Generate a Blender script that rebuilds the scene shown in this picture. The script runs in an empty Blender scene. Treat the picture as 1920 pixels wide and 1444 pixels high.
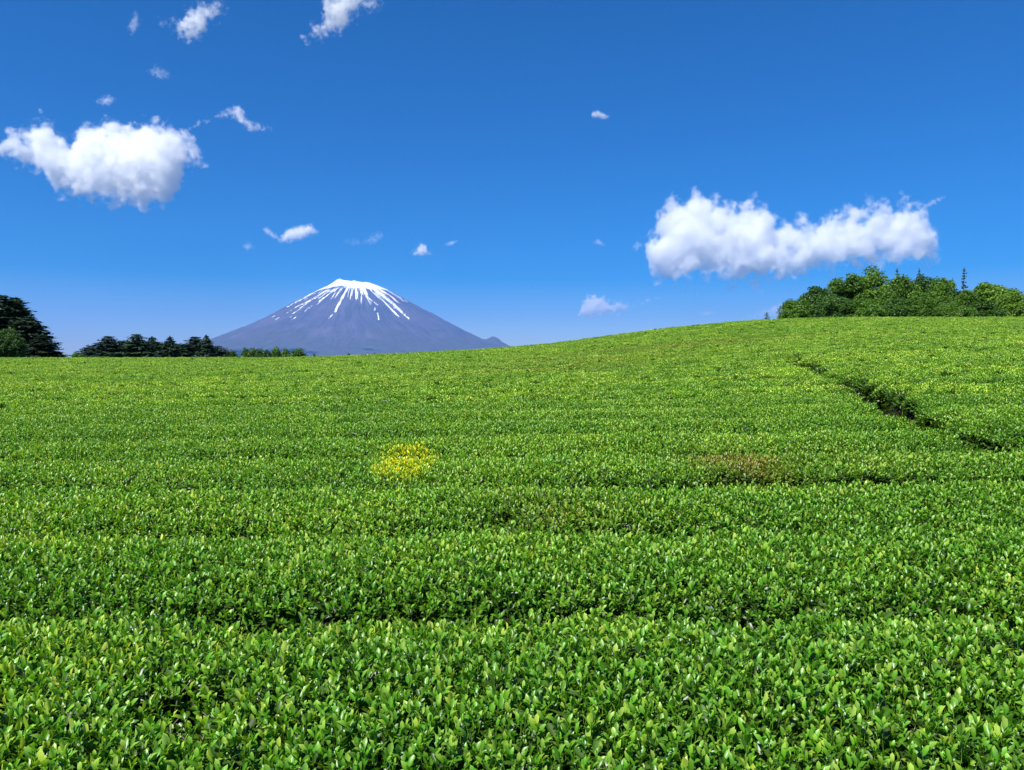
import bpy, math, random
import numpy as np
from mathutils import Vector, Euler

sc = bpy.context.scene
COL = sc.collection
R = math.radians

# ------------------------------------------------------------------ camera, sky, sun, exposure
F_PX, W_PX, CX, CY = 1443.0, 1920.0, 960.0, 722.0
PITCH = math.atan(32 / 1443.0)                     # the lens looks a little below the horizon
cam_d = bpy.data.cameras.new('camera')
cam = bpy.data.objects.new('camera', cam_d)
COL.objects.link(cam)
cam_d.sensor_fit = 'HORIZONTAL'
cam_d.sensor_width = 36.0
cam_d.lens = 36.0 * F_PX / W_PX
cam_d.clip_start, cam_d.clip_end = 0.05, 150000.0
cam.location = (0, 0, 0)
cam.rotation_euler = (math.pi / 2 - PITCH, 0, 0)
sc.camera = cam

SUN_EL, SUN_AZ = R(55), R(-140)                    # azimuth from +Y (the view) towards +X: the sun is behind-left
world = bpy.data.worlds.new('World')
sc.world = world
world.use_nodes = True
wn = world.node_tree
for n in list(wn.nodes):
    wn.nodes.remove(n)
sky = wn.nodes.new('ShaderNodeTexSky')
sky.sky_type = 'NISHITA'
sky.sun_disc = False
sky.sun_elevation = SUN_EL
sky.sun_rotation = SUN_AZ
sky.altitude = 600.0
sky.air_density = 1.0
sky.dust_density = 0.0
sky.ozone_density = 3.0
hs = wn.nodes.new('ShaderNodeHueSaturation')
hs.inputs['Hue'].default_value = 0.5
hs.inputs['Saturation'].default_value = 2.0
hs.inputs['Value'].default_value = 1.0
bg = wn.nodes.new('ShaderNodeBackground')
bg.inputs['Strength'].default_value = 0.082
wo = wn.nodes.new('ShaderNodeOutputWorld')
wn.links.new(sky.outputs[0], hs.inputs['Color'])
tintn = wn.nodes.new('ShaderNodeMix')
tintn.data_type = 'RGBA'
tintn.blend_type = 'MULTIPLY'
tintn.inputs[0].default_value = 1.0
tintn.inputs[7].default_value = (0.74, 0.70, 0.87, 1)
wn.links.new(hs.outputs[0], tintn.inputs[6])
wn.links.new(tintn.outputs[2], bg.inputs['Color'])
wn.links.new(bg.outputs[0], wo.inputs['Surface'])

sun_d = bpy.data.lights.new('sun', 'SUN')
sun_d.energy = 5.0
sun_d.angle = R(0.5)
sun_d.color = (1.0, 0.965, 0.91)
sun = bpy.data.objects.new('sun', sun_d)
COL.objects.link(sun)
sdir = Vector((math.sin(SUN_AZ) * math.cos(SUN_EL), math.cos(SUN_AZ) * math.cos(SUN_EL), math.sin(SUN_EL)))
sun.rotation_euler = sdir.to_track_quat('Z', 'Y').to_euler()
sun.location = (-20, -20, 40)

sc.view_settings.view_transform = 'Standard'
sc.view_settings.look = 'None'
sc.view_settings.gamma = 1.0
sc.view_settings.use_curve_mapping = False
sc.view_settings.exposure = 0.75
cy = sc.cycles
cy.max_bounces = 22
cy.diffuse_bounces = 4
cy.glossy_bounces = 3
cy.transmission_bounces = 6
cy.transparent_max_bounces = 12
cy.volume_bounces = 20
cy.use_denoising = True
cy.sample_clamp_indirect = 6.0
cy.caustics_reflective = False
cy.caustics_refractive = False

# ------------------------------------------------------------------ helpers
rng = np.random.default_rng(7)
random.seed(7)


def tag(o, label=None, cat=None, group=None, kind=None):
    if label: o['label'] = label
    if cat: o['category'] = cat
    if group: o['group'] = group
    if kind: o['kind'] = kind
    return o


def empty(name, loc, parent=None):
    o = bpy.data.objects.new(name, None)
    o.location = loc
    o.empty_display_size = 0.3
    COL.objects.link(o)
    if parent: o.parent = parent
    return o


def mesh_np(name, V, Fc, mat=None, smooth=True):
    """V (n,3); Fc is an array (m,3) / (m,4) or a list of faces"""
    me = bpy.data.meshes.new(name)
    if isinstance(Fc, np.ndarray):
        m, k = Fc.shape
        me.vertices.add(len(V))
        me.vertices.foreach_set('co', np.asarray(V, np.float32).ravel())
        me.loops.add(m * k)
        me.loops.foreach_set('vertex_index', Fc.astype(np.int32).ravel())
        me.polygons.add(m)
        me.polygons.foreach_set('loop_start', np.arange(0, m * k, k, dtype=np.int32))
        me.update(calc_edges=True)
    else:
        me.from_pydata([tuple(v) for v in V], [], Fc)
        me.update()
    if smooth and len(me.polygons):
        me.polygons.foreach_set('use_smooth', np.ones(len(me.polygons), dtype=bool))
    if mat: me.materials.append(mat)
    return me


def obj(name, me, parent=None, loc=(0, 0, 0), rz=0.0):
    o = bpy.data.objects.new(name, me)
    o.location = loc
    o.rotation_euler = (0, 0, rz)
    COL.objects.link(o)
    if parent: o.parent = parent
    return o


def add_attr(me, name, vals, typ='FLOAT', dom='POINT'):
    a = me.attributes.new(name, typ, dom)
    vals = np.asarray(vals, np.float32 if typ != 'INT' else np.int32)
    key = {'FLOAT': 'value', 'INT': 'value', 'FLOAT_VECTOR': 'vector', 'FLOAT_COLOR': 'color'}[typ]
    a.data.foreach_set(key, vals.ravel())


def grid_faces(nu, nv):
    i = np.arange(nu - 1)[:, None] * nv + np.arange(nv - 1)[None, :]
    return np.stack([i, i + nv, i + nv + 1, i + 1], -1).reshape(-1, 4)


def _hash(ix, iy, seed):
    h = (ix.astype(np.int64) * 374761393 + iy.astype(np.int64) * 668265263 + seed * 974634777) & 0x7fffffff
    h = ((h ^ (h >> 13)) * 1274126177) & 0x7fffffff
    h = h ^ (h >> 16)
    return (h & 0xffff) / 65535.0


def vnoise(x, y, seed=0):
    x = np.asarray(x, float); y = np.asarray(y, float)
    ix, iy = np.floor(x), np.floor(y)
    fx, fy = x - ix, y - iy
    fx = fx * fx * (3 - 2 * fx); fy = fy * fy * (3 - 2 * fy)
    a, b = _hash(ix, iy, seed), _hash(ix + 1, iy, seed)
    c, d = _hash(ix, iy + 1, seed), _hash(ix + 1, iy + 1, seed)
    return (a * (1 - fx) + b * fx) * (1 - fy) + (c * (1 - fx) + d * fx) * fy


def fbm(x, y, seed=0, oct=4):
    s, a, t = 0.0, 1.0, 0.0
    for k in range(oct):
        s = s + a * vnoise(x * 2 ** k, y * 2 ** k, seed + 17 * k)
        t += a
        a *= 0.5
    return s / t


def sstep(a, b, x):
    t = np.clip((x - a) / (b - a), 0, 1)
    return t * t * (3 - 2 * t)


def new_mat(name):
    m = bpy.data.materials.new(name)
    m.use_nodes = True
    nt = m.node_tree
    for n in list(nt.nodes):
        nt.nodes.remove(n)
    out = nt.nodes.new('ShaderNodeOutputMaterial')
    return m, nt, out


def node(nt, typ, props=None, **ins):
    n = nt.nodes.new(typ)
    for k, v in (props or {}).items():
        setattr(n, k, v)
    for k, v in ins.items():
        key = int(k[1:]) if k[0] == 'i' and k[1:].isdigit() else k.replace('_', ' ')
        s = n.inputs[key]
        if isinstance(v, bpy.types.NodeSocket):
            nt.links.new(v, s)
        else:
            s.default_value = v
    return n


def math_n(nt, op, a, b=0.0, clamp=False):
    return node(nt, 'ShaderNodeMath', {'operation': op, 'use_clamp': clamp}, i0=a, i1=b).outputs[0]


def mixc(nt, fac, a, b, mode='MIX'):
    n = nt.nodes.new('ShaderNodeMix')
    n.data_type = 'RGBA'
    n.blend_type = mode
    for s, v in ((n.inputs[0], fac), (n.inputs[6], a), (n.inputs[7], b)):
        if isinstance(v, bpy.types.NodeSocket):
            nt.links.new(v, s)
        else:
            s.default_value = v if not isinstance(v, tuple) or len(v) == 4 else v + (1,)
    return n.outputs[2]


def tube_mesh(name, paths, mat):
    """tapered tubes; a path is a list of (x, y, z, radius)"""
    V, Fc = [], []
    for p in paths:
        n0 = len(V)
        for (x, y, z, r) in p:
            for a in range(6):
                V.append((x + r * math.cos(a * 1.0472), y + r * math.sin(a * 1.0472), z))
        for i in range(len(p) - 1):
            for a in range(6):
                b = (a + 1) % 6
                Fc.append((n0 + i * 6 + a, n0 + i * 6 + b, n0 + (i + 1) * 6 + b, n0 + (i + 1) * 6 + a))
        Fc.append(tuple(n0 + (len(p) - 1) * 6 + a for a in range(6)))
    return mesh_np(name, V, Fc, mat)


def tan_el(py):
    b = (CY - np.asarray(py, float)) / F_PX
    return (b * math.cos(PITCH) - math.sin(PITCH)) / (math.cos(PITCH) + b * math.sin(PITCH))


def bearing(px):
    return (np.asarray(px, float) - CX) / F_PX


# ------------------------------------------------------------------ materials
def leaf_material(name, c_old, c_young, c_tip, rough=0.34, transl=0.35, tint=True, spec=0.5, vein=True):
    """waxy leaf: gloss on the upper skin, light through the blade; 'age' runs from old (0) to fresh (1), painting in sunlit tips and shaded depths"""
    m, nt, out = new_mat(name)
    age_light = node(nt, 'ShaderNodeAttribute', {'attribute_name': 'age_light'}).outputs['Fac']
    cr = node(nt, 'ShaderNodeValToRGB', Fac=age_light)  # ramp holds leaf age plus painted sunlit highlights and deep shade
    el = cr.color_ramp.elements
    el[0].position, el[0].color = 0.0, c_old + (1,)
    el[1].position, el[1].color = 1.0, c_tip + (1,)
    e2 = el.new(0.62)
    e2.color = c_young + (1,)
    col = cr.outputs[0]
    if tint:
        t = node(nt, 'ShaderNodeAttribute', {'attribute_name': 'tint', 'attribute_type': 'INSTANCER'}).outputs['Color']
        col = mixc(nt, 1.0, col, t, 'MULTIPLY')
    if vein:
        v = node(nt, 'ShaderNodeAttribute', {'attribute_name': 'rib'}).outputs['Fac']
        col = mixc(nt, math_n(nt, 'MULTIPLY', v, 0.18), col, (0.34, 0.42, 0.10))
    bs = node(nt, 'ShaderNodeBsdfPrincipled', Base_Color=col, Roughness=rough)
    bs.inputs['Specular IOR Level'].default_value = spec
    tc = mixc(nt, 1.0, col, (1.35, 1.25, 0.45), 'MULTIPLY')
    tr = node(nt, 'ShaderNodeBsdfTranslucent', Color=tc)
    mx = node(nt, 'ShaderNodeMixShader', i0=transl, i1=bs.outputs[0], i2=tr.outputs[0])
    nt.links.new(mx.outputs[0], out.inputs['Surface'])
    return m


def tree_leaf_material(name, dark, light, transl=0.25, rough=0.5):
    m, nt, out = new_mat(name)
    geo = node(nt, 'ShaderNodeNewGeometry')
    rnd = geo.outputs['Random Per Island']
    oi = node(nt, 'ShaderNodeObjectInfo')
    tc = node(nt, 'ShaderNodeTexCoord')
    nz = node(nt, 'ShaderNodeTexNoise', Vector=tc.outputs['Object'], Scale=0.9, Detail=2.0)
    f = math_n(nt, 'ADD', math_n(nt, 'MULTIPLY', rnd, 0.6), math_n(nt, 'MULTIPLY', math_n(nt, 'SUBTRACT', nz.outputs[0], 0.3), 0.9), True)
    col = mixc(nt, f, dark, light)
    hsv = node(nt, 'ShaderNodeHueSaturation', Color=col,
               Value=math_n(nt, 'ADD', math_n(nt, 'MULTIPLY', oi.outputs['Random'], 0.35), 0.82))
    bs = node(nt, 'ShaderNodeBsdfPrincipled', Base_Color=hsv.outputs[0], Roughness=rough)
    bs.inputs['Specular IOR Level'].default_value = 0.35
    tr = node(nt, 'ShaderNodeBsdfTranslucent', Color=mixc(nt, 1.0, hsv.outputs[0], (1.3, 1.25, 0.5), 'MULTIPLY'))
    mx = node(nt, 'ShaderNodeMixShader', i0=transl, i1=bs.outputs[0], i2=tr.outputs[0])
    nt.links.new(mx.outputs[0], out.inputs['Surface'])
    return m


def rough_material(name, c1, c2, scale, rough=0.9, bump=0.0):
    m, nt, out = new_mat(name)
    tc = node(nt, 'ShaderNodeTexCoord')
    nz = node(nt, 'ShaderNodeTexNoise', Vector=tc.outputs['Object'], Scale=scale, Detail=6.0, Roughness=0.65)
    col = mixc(nt, nz.outputs[0], c1, c2)
    bs = node(nt, 'ShaderNodeBsdfPrincipled', Base_Color=col, Roughness=rough)
    bs.inputs['Specular IOR Level'].default_value = 0.08
    if bump:
        b = node(nt, 'ShaderNodeBump', Height=nz.outputs[0], Strength=bump, Distance=0.05)
        nt.links.new(b.outputs[0], bs.inputs['Normal'])
    nt.links.new(bs.outputs[0], out.inputs['Surface'])
    return m


M_TEA = leaf_material('tea_leaf', (0.005, 0.036, 0.0010), (0.094, 0.325, 0.002), (0.50, 0.70, 0.075), rough=0.36, transl=0.36, spec=0.45)
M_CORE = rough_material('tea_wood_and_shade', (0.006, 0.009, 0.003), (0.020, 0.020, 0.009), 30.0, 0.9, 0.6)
M_SOIL = rough_material('soil', (0.045, 0.032, 0.020), (0.09, 0.065, 0.04), 3.0, 0.95, 0.5)
M_GROUND = rough_material('meadow_ground', (0.035, 0.07, 0.02), (0.075, 0.10, 0.03), 0.02, 0.95)
M_BARK = rough_material('bark', (0.05, 0.035, 0.025), (0.12, 0.09, 0.065), 6.0, 0.9, 0.5)
M_TWIG = rough_material('grey_brown_twig', (0.10, 0.075, 0.05), (0.22, 0.18, 0.13), 60.0, 0.8)

# ------------------------------------------------------------------ terrain
H0 = 1.2                     # the lens is this far above the tea
YC = 46.0                    # the crest of the field
PITCH_ROW, G0 = 1.5, 3.43    # hedge spacing and the first gap between hedges
E_U = bearing([-300, 0, 500, 600, 640, 800, 960, 1040, 1180, 1300, 1460, 1600, 1920, 2300])
E_T = tan_el([673, 672.5, 672, 671, 668, 662, 652, 646, 626, 612, 599, 596, 596, 597]) - 0.0016


def canopy(x, y):
    """mean height of the clipped tea surface (and of the land beyond, 0.75 m above the soil)"""
    x = np.asarray(x, float); y = np.asarray(y, float)
    u = x / YC
    zc = 0.0
    for d, w in ((-0.05, .25), (0.0, .5), (0.05, .25)):
        zc = zc + w * np.interp(u + d, E_U, E_T) * YC
    t = np.clip(y / YC, 0, 1)
    z = -H0 + (zc + H0) * t ** 1.2
    s1 = (zc + H0) * 1.2 / YC
    over = np.maximum(y - YC, 0)
    L = 2.5
    z = z + s1 * L * (1 - np.exp(-over / L)) - 0.0009 * np.minimum(over, 60) ** 2 - 0.10 * np.maximum(over - 60, 0) * np.exp(-np.maximum(over - 60, 0) / 260)
    far = sstep(150, 700, np.hypot(x, y))
    return z * (1 - far) + (-36.0) * far


# the alley between the main block and the block on the right: x as a function of y, half width by y
AL_Y = np.array([6.6, 7.2, 7.83, 8.32, 8.85, 9.89, 10.92, 13.08, 15.38, 17.26, 19.91, 23.04, 24.39, 27.0])
AL_X = np.array([7.2, 6.0, 5.30, 5.10, 5.12, 5.33, 5.55, 6.16, 6.82, 7.18, 7.72, 8.33, 8.62, 9.1])
AL_W = np.array([.02, .03, .05, .12, .05, .13, .20, .23, .16, .06, .12, .10, .0, .0])


def alley(x, y):
    ax = np.interp(y, AL_Y, AL_X)
    w = np.interp(y, AL_Y, AL_W, left=0.0, right=0.0)
    ax = ax + 0.10 * (vnoise(y * 1.7, y * 0 + 3.1, 51) - 0.5)
    w = w * (0.7 + 0.7 * vnoise(y * 3.1, y * 0 + 9.7, 52))
    return x - ax, w


def gap_info(x, y):
    """distance to the nearest gap between two hedges and how wide that gap is here"""
    k = np.round((y - G0) / PITCH_ROW)
    wob = 0.05 * (vnoise(x * 0.8, k * 5.3, 31) - 0.5)
    dg = np.abs(y - (G0 + k * PITCH_ROW) - wob)
    n = vnoise(x * 0.35 + 4.2, k * 7.7, 33) * 0.65 + vnoise(x * 1.6, k * 3.9, 34) * 0.35
    wg = 0.02 + 0.12 * sstep(0.30, 0.70, n)
    wg = wg * sstep(16, 9, y)
    wg = np.where(k == 1, wg * .45, wg)
    wg = wg + np.where(k == 2, (0.09 + .05 * n) * sstep(.1, .45, x), 0.0)      # the long dark gap to the right of the yellow patch
    wg = wg + np.where((k == 6) & (x > 3.6) & (x < 6.5), 0.10, 0.0)
    wg = np.where(k < 0, 0.0, wg)
    return dg, wg, k


def edge_shade(x, y):
    """0..1 along the near edge of every hedge: a clipped side of old leaves with few shoots"""
    k = np.round((y - G0) / PITCH_ROW)
    ds = y - (G0 + k * PITCH_ROW)
    n = vnoise(x * 0.4 + 1.7, k * 6.1, 35) * .6 + vnoise(x * 1.9, k * 2.3, 36) * .4
    st = .75 * sstep(.35, .65, n)
    st = np.where(k == 2, np.maximum(st * .6, .97 * sstep(.1, .4, x)), st)
    st = np.where(k == 0, np.maximum(st, .8 * sstep(.6, 1.1, x)), st)
    st = st * np.where(k < 0, 0, 1) * (.35 + .65 * sstep(20, 9, y))
    w = .07 + .007 * np.clip(y, 0, 12)
    return st * np.where(ds > -.04, np.exp(-(np.maximum(ds - .03, 0) / w) ** 2), 0)


def tea_surface(x, y):
    """height of the tea canopy with hedges, gaps and the alley; also 0..1 'open' where nothing grows on top"""
    x = np.asarray(x, float); y = np.asarray(y, float)
    z = canopy(x, y)
    dg, wg, k = gap_info(x, y)
    q = 1 - np.minimum(dg / (PITCH_ROW / 2), 1)
    z = z - np.where(y > G0 - PITCH_ROW / 2, 0.12, 0.07) * q ** 2.0
    op = sstep(wg + 0.05, wg - 0.02, dg)
    da, wa = alley(x, y)
    opa = sstep(wa + 0.07, wa - 0.01, np.abs(da)) * (wa > 0.012)
    z = z + 0.10 * sstep(0.05, 0.5, da) * sstep(6.5, 8.5, y) * sstep(28, 22, y)
    op = np.maximum(op, opa)
    z = z - 0.42 * op - .2 * opa
    z = z - 0.13 * edge_shade(x, y)
    z = z + 0.055 * (fbm(x * 0.7, y * 0.9, 5, 3) - 0.5) + 0.035 * (vnoise(x * 4, y * 4, 6) - 0.5)
    z = z + np.exp(-((x - 1.0) / .9) ** 2) * (.035 * np.exp(-((y - 6.75) / .25) ** 2) - .04 * np.exp(-((y - 6.15) / .28) ** 2))
    # a few thin places in the nearest hedge
    for hx, hy, hr, hd in HOLES:
        d2 = ((x - hx) / hr) ** 2 + ((y - hy) / (hr * 0.8)) ** 2
        z = z - hd * np.exp(-d2 * 1.5)
        op = np.maximum(op, 0.75 * np.exp(-d2 * 2.2))
    return z, op


HOLES = [(-1.10, 2.55, .17, .12), (-1.00, 2.38, .13, .10), (-0.62, 3.06, .15, .12), (-1.75, 2.45, .10, .07), (1.62, 2.28, .12, .08),
         (1.45, 2.45, .10, .07), (-1.05, 3.35, .2, .10), (0.15, 2.2, .07, .05), (1.0, 3.38, .22, .10), (2.1, 3.3, .12, .07), (1.9, 2.9, .1, .06),
         (-0.05, 5.3, .28, .05), (-2.2, 4.2, .15, .08)]


def build_ground():
    ys = np.concatenate([np.linspace(-60, 0, 13)[:-1], np.linspace(0, 110, 111)[:-1], np.geomspace(110, 30500, 60)])
    xs = np.concatenate([-np.geomspace(26000, 75, 45)[:-1], np.linspace(-75, 75, 121)[:-1], np.geomspace(75, 26000, 45)])
    X, Y = np.meshgrid(xs, ys, indexing='ij')
    Z = canopy(X, np.maximum(Y, 0)) - 1.05
    rr = np.hypot(X, Y)
    Z = Z + sstep(300, 2500, rr) * 9 * (fbm(X / 900, Y / 900, 8, 4) - 0.5)
    V = np.stack([X, Y, Z], -1).reshape(-1, 3)
    me = mesh_np('ground', V, grid_faces(len(xs), len(ys)), None)
    me.materials.append(M_SOIL); me.materials.append(M_GROUND)
    c = V[grid_faces(len(xs), len(ys))].mean(1)
    idx = ((c[:, 1] > 62) | (np.abs(c[:, 0]) > 60) | (c[:, 1] < -8)).astype(np.int32)
    me.polygons.foreach_set('material_index', idx)
    tag(obj('ground', me), kind='structure')


build_ground()

# ------------------------------------------------------------------ the mountain
MX, MY, MZ0 = -4089.0, 20000.0, -40.0
PXM = 13.86                       # metres to one photo pixel at the mountain


def mountain_height(X, Y):
    r = np.hypot(X, Y)
    th = np.arctan2(X, -Y)                                   # 0 towards the viewer, + to the right
    lat = X / (r + 1)
    tab_r = np.array([0, 18, 27, 31, 45, 65, 105, 165, 250, 330, 420, 560, 760]) * PXM
    tab_z = np.array([2120, 2160, 2225, 2215, 2130, 2005, 1690, 1245, 690, 330, 120, 10, -60.])
    warp = r * (1 + 0.035 * np.sin(3 * th + 0.4) + 0.05 * (fbm(th * 1.3 + 7, r / 2500, 61, 3) - 0.5))
    z = np.interp(warp, tab_r, tab_z)
    # the rim is higher on the left
    rim = np.exp(-((r - 27 * PXM) / (14 * PXM)) ** 2)
    z = z + rim * (62 * sstep(0.2, 1.0, -lat) - 28 * sstep(0.0, 1.0, lat) + 30 * (vnoise(th * 5, th * 0, 62) - .5))
    # gullies running straight down, deeper half way
    g = np.abs(fbm(th * 10 + 1.6 * fbm(X / 900, Y / 900, 64, 4), r / 1500, 63, 4) - 0.5) * 2
    g2 = np.abs(fbm(th * 42, r / 1500, 65, 2) - 0.5) * 2
    dep = sstep(250, 900, r) * (1 - 0.6 * sstep(2500, 5000, r))
    gm = 0.25 + 1.1 * fbm(th * 5 + 2, r / 700, 68, 3)
    z = z - dep * gm * (50 * (1 - g) ** 2 + 4 * (1 - g2) ** 2)
    # foothills
    lo = sstep(2200, 3800, r) * (1 - sstep(6500, 9500, r))
    z = z + lo * 120 * (np.abs(fbm(X / 1500 + 3, Y / 1500, 66, 5) - .5) * 2 - 0.22)
    z = z + sstep(500, 1500, r) * 50 * (fbm(X / 300, Y / 300, 67, 4) - .5)
    # the side crater and its knob on the right shoulder
    hx, hy = X - 262 * PXM, Y + 300
    z = z + 165 * np.exp(-(np.where(hx > 0, hx / 260, hx / 170)) ** 2 - (hy / 500) ** 2)
    z = z - 130 * np.exp(-((X - 228 * PXM) / 320) ** 2 - ((Y + 500) / 420) ** 2)
    return z


def snow_mask(X, Y, Z):
    r = np.hypot(X, Y)
    th = np.arctan2(X, -Y)
    lx, lz = X / PXM + 665, 690 - (Z + 0) / PXM                # metres turned to small units around the summit
    # a cap with a ragged lower hem of long tongues lying in the gullies
    n = fbm(th * 13 + 3, r / 5000, 71, 3)
    n2 = fbm(th * 38, r / 2600, 72, 2)
    hem = 2010 - 430 * sstep(0.52, 0.75, n) - 330 * sstep(0.55, 0.72, n2) - 90 * (fbm(th * 20, r / 160, 73, 3) - .3)
    s = sstep(-25, 25, Z - hem)
    holes = fbm(th * 30, r / 420, 74, 3)
    s = s * sstep(0.30, 0.42, holes + 0.35 * sstep(1850, 2100, Z))

    def streak(x0, y0, x1, y1, w, dash=0.0):
        nonlocal s
        dx, dy = x1 - x0, y1 - y0
        L2 = dx * dx + dy * dy
        t = ((lx - x0) * dx + (lz - y0) * dy) / L2
        d = np.abs((lx - x0) * dy - (lz - y0) * dx) / math.sqrt(L2)
        d = d + 2.6 * (fbm(lx * .5, lz * .22, 75, 3) - .42)
        w = w * .62
        m = sstep(w, w * .3, d) * sstep(-0.03, 0.03, t) * sstep(1.03, 0.97, t)
        if dash: m = m * sstep(dash - .06, dash + .06, fbm(t * 9 + x0, t * 0 + y0, 76, 2))
        s = np.maximum(s, m)
    front = (Y < 200)
    for a in STREAKS: streak(*a)
    return s * front + (~front) * sstep(-25, 25, Z - hem)


STREAKS = [(664, 560, 664, 597, 4.2), (666, 545, 665, 570, 5), (662, 600, 659, 609, 1.6), (705, 543, 783, 606, 2.4), (722, 551, 783, 605, 1.7), (690, 548, 700, 580, 2.6),
           (702, 563, 727, 581, 2.2), (724, 586, 726, 592, 1.8), (731, 596, 738, 610, 2.4), (630, 536, 560, 582, 2.2, .3), (634, 540, 527, 605, 1.8, .40), (640, 545, 586, 587, 2.4, .28),
           (638, 552, 600, 580, 2, .4), (560, 568, 520, 590, 1.4, .38), (615, 543, 545, 580, 1.6, .36), (613, 586, 610, 595, 2.2), (618, 583, 615, 589, 2), (632, 566, 625, 575, 2.4), (594, 602, 590, 607, 1.8),
           (600, 605, 596, 611, 1.5), (517, 601, 508, 605, 1.6), (555, 601, 551, 604, 1.6), (570, 604, 566, 610, 1.2), (650, 548, 646, 570, 2, .3), (655, 545, 652, 565, 2), (676, 545, 678, 563, 2.5), (684, 546, 690, 568, 2.2), (740, 575, 755, 586, 1.3), (583, 590, 574, 597, 1.2)]


def build_mountain():
    th = np.concatenate([np.linspace(-1.75, 1.75, 760)])
    r = np.concatenate([np.linspace(0, 4000, 300), np.geomspace(4000, 10500, 70)[1:]])
    back = np.linspace(1.75, 2 * np.pi - 1.75, 100)[1:-1]
    th = np.concatenate([th, back])
    TH, RR = np.meshgrid(th, r, indexing='ij')
    X, Y = RR * np.sin(TH), -RR * np.cos(TH)
    Z = mountain_height(X, Y)
    V = np.stack([X, Y, Z], -1).reshape(-1, 3)
    n, k = len(th), len(r)
    fc = grid_faces(n, k)
    j = np.arange(k - 1)
    wrap = np.stack([(n - 1) * k + j, j, j + 1, (n - 1) * k + j + 1], -1)
    fc = np.concatenate([fc, wrap])
    m, nt, out = new_mat('mountain_rock_and_snow')
    sn = node(nt, 'ShaderNodeAttribute', {'attribute_name': 'snow'}).outputs['Fac']
    tc = node(nt, 'ShaderNodeTexCoord')
    sep = node(nt, 'ShaderNodeSeparateXYZ', i0=tc.outputs['Object'])
    nz = node(nt, 'ShaderNodeTexNoise', Vector=tc.outputs['Object'], Scale=0.0011, Detail=8.0, Roughness=0.6)
    nz2 = node(nt, 'ShaderNodeTexNoise', Vector=tc.outputs['Object'], Scale=0.006, Detail=6.0, Roughness=0.7)
    st = node(nt, 'ShaderNodeAttribute', {'attribute_name': 'scree'}).outputs['Fac']
    rock = mixc(nt, math_n(nt, 'MULTIPLY_ADD', nz.outputs[0], .45), (0.024, 0.028, 0.056), (0.110, 0.096, 0.135))  # rock tinted blue-violet, part of the distance haze painted in
    mm = [n_ for n_ in nt.nodes if n_.type == 'MATH'][-1]
    nt.links.new(st, mm.inputs[2])
    wood = mixc(nt, nz2.outputs[0], (0.022, 0.030, 0.030), (0.065, 0.066, 0.070))  # bluish-dark woods, distance haze painted into their colour too
    line = math_n(nt, 'ADD', sep.outputs[2], math_n(nt, 'MULTIPLY', math_n(nt, 'SUBTRACT', nz.outputs[0], 0.5), 1500.0))
    fz = node(nt, 'ShaderNodeMapRange', {'interpolation_type': 'SMOOTHSTEP'}, Value=line, From_Min=550.0, From_Max=950.0)
    base = mixc(nt, fz.outputs[0], wood, rock)
    edge = math_n(nt, 'ADD', sn, math_n(nt, 'MULTIPLY', math_n(nt, 'SUBTRACT', nz2.outputs[0], 0.5), 0.5))
    se = node(nt, 'ShaderNodeMapRange', {'interpolation_type': 'SMOOTHSTEP'}, Value=edge, From_Min=0.38, From_Max=0.62)
    col = mixc(nt, se.outputs[0], base, (0.86, 0.88, 0.90))
    bs = node(nt, 'ShaderNodeBsdfPrincipled', Base_Color=col, Roughness=0.85)
    nt.links.new(bs.outputs[0], out.inputs['Surface'])
    me = mesh_np('mountain', V, fc, m)
    add_attr(me, 'snow', snow_mask(X, Y, Z).ravel())
    add_attr(me, 'scree', (np.clip(fbm(TH * 22 + .8 * fbm(X / 700, Y / 700, 79, 3), RR / 1100, 77, 4) * 1.6 - .5, 0, 1) * .22 + .75 * (fbm(X / 350, Y / 350, 78, 3) - .5)).ravel())
    o = obj('mountain', me, None, (MX, MY, 0))
    tag(o, 'blue-grey volcanic mountain with a snow-streaked summit behind the field', 'mountain', kind='structure')


build_mountain()


# ------------------------------------------------------------------ the air
def build_haze():
    x, y0, y1, z0, z1 = 27000, -2000, 31500, -110, 2330
    V = [(-x, y0, z0), (x, y0, z0), (x, y1, z0), (-x, y1, z0), (-x, y0, z1), (x, y0, z1), (x, y1, z1), (-x, y1, z1)]
    Fc = [(0, 3, 2, 1), (4, 5, 6, 7), (0, 1, 5, 4), (1, 2, 6, 5), (2, 3, 7, 6), (3, 0, 4, 7)]
    m, nt, out = new_mat('haze')
    pv = node(nt, 'ShaderNodeVolumePrincipled', Density=HAZE_DENSITY, Anisotropy=0.0)
    pv.inputs['Color'].default_value = HAZE_COLOR
    nt.links.new(pv.outputs[0], out.inputs['Volume'])
    tag(obj('haze', mesh_np('haze', V, Fc, m, smooth=False)), 'pale blue haze filling the air before the mountain', kind='stuff')


HAZE_DENSITY = 3.3e-5
HAZE_COLOR = (0.19, 0.415, 0.96, 1)
build_haze()


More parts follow.
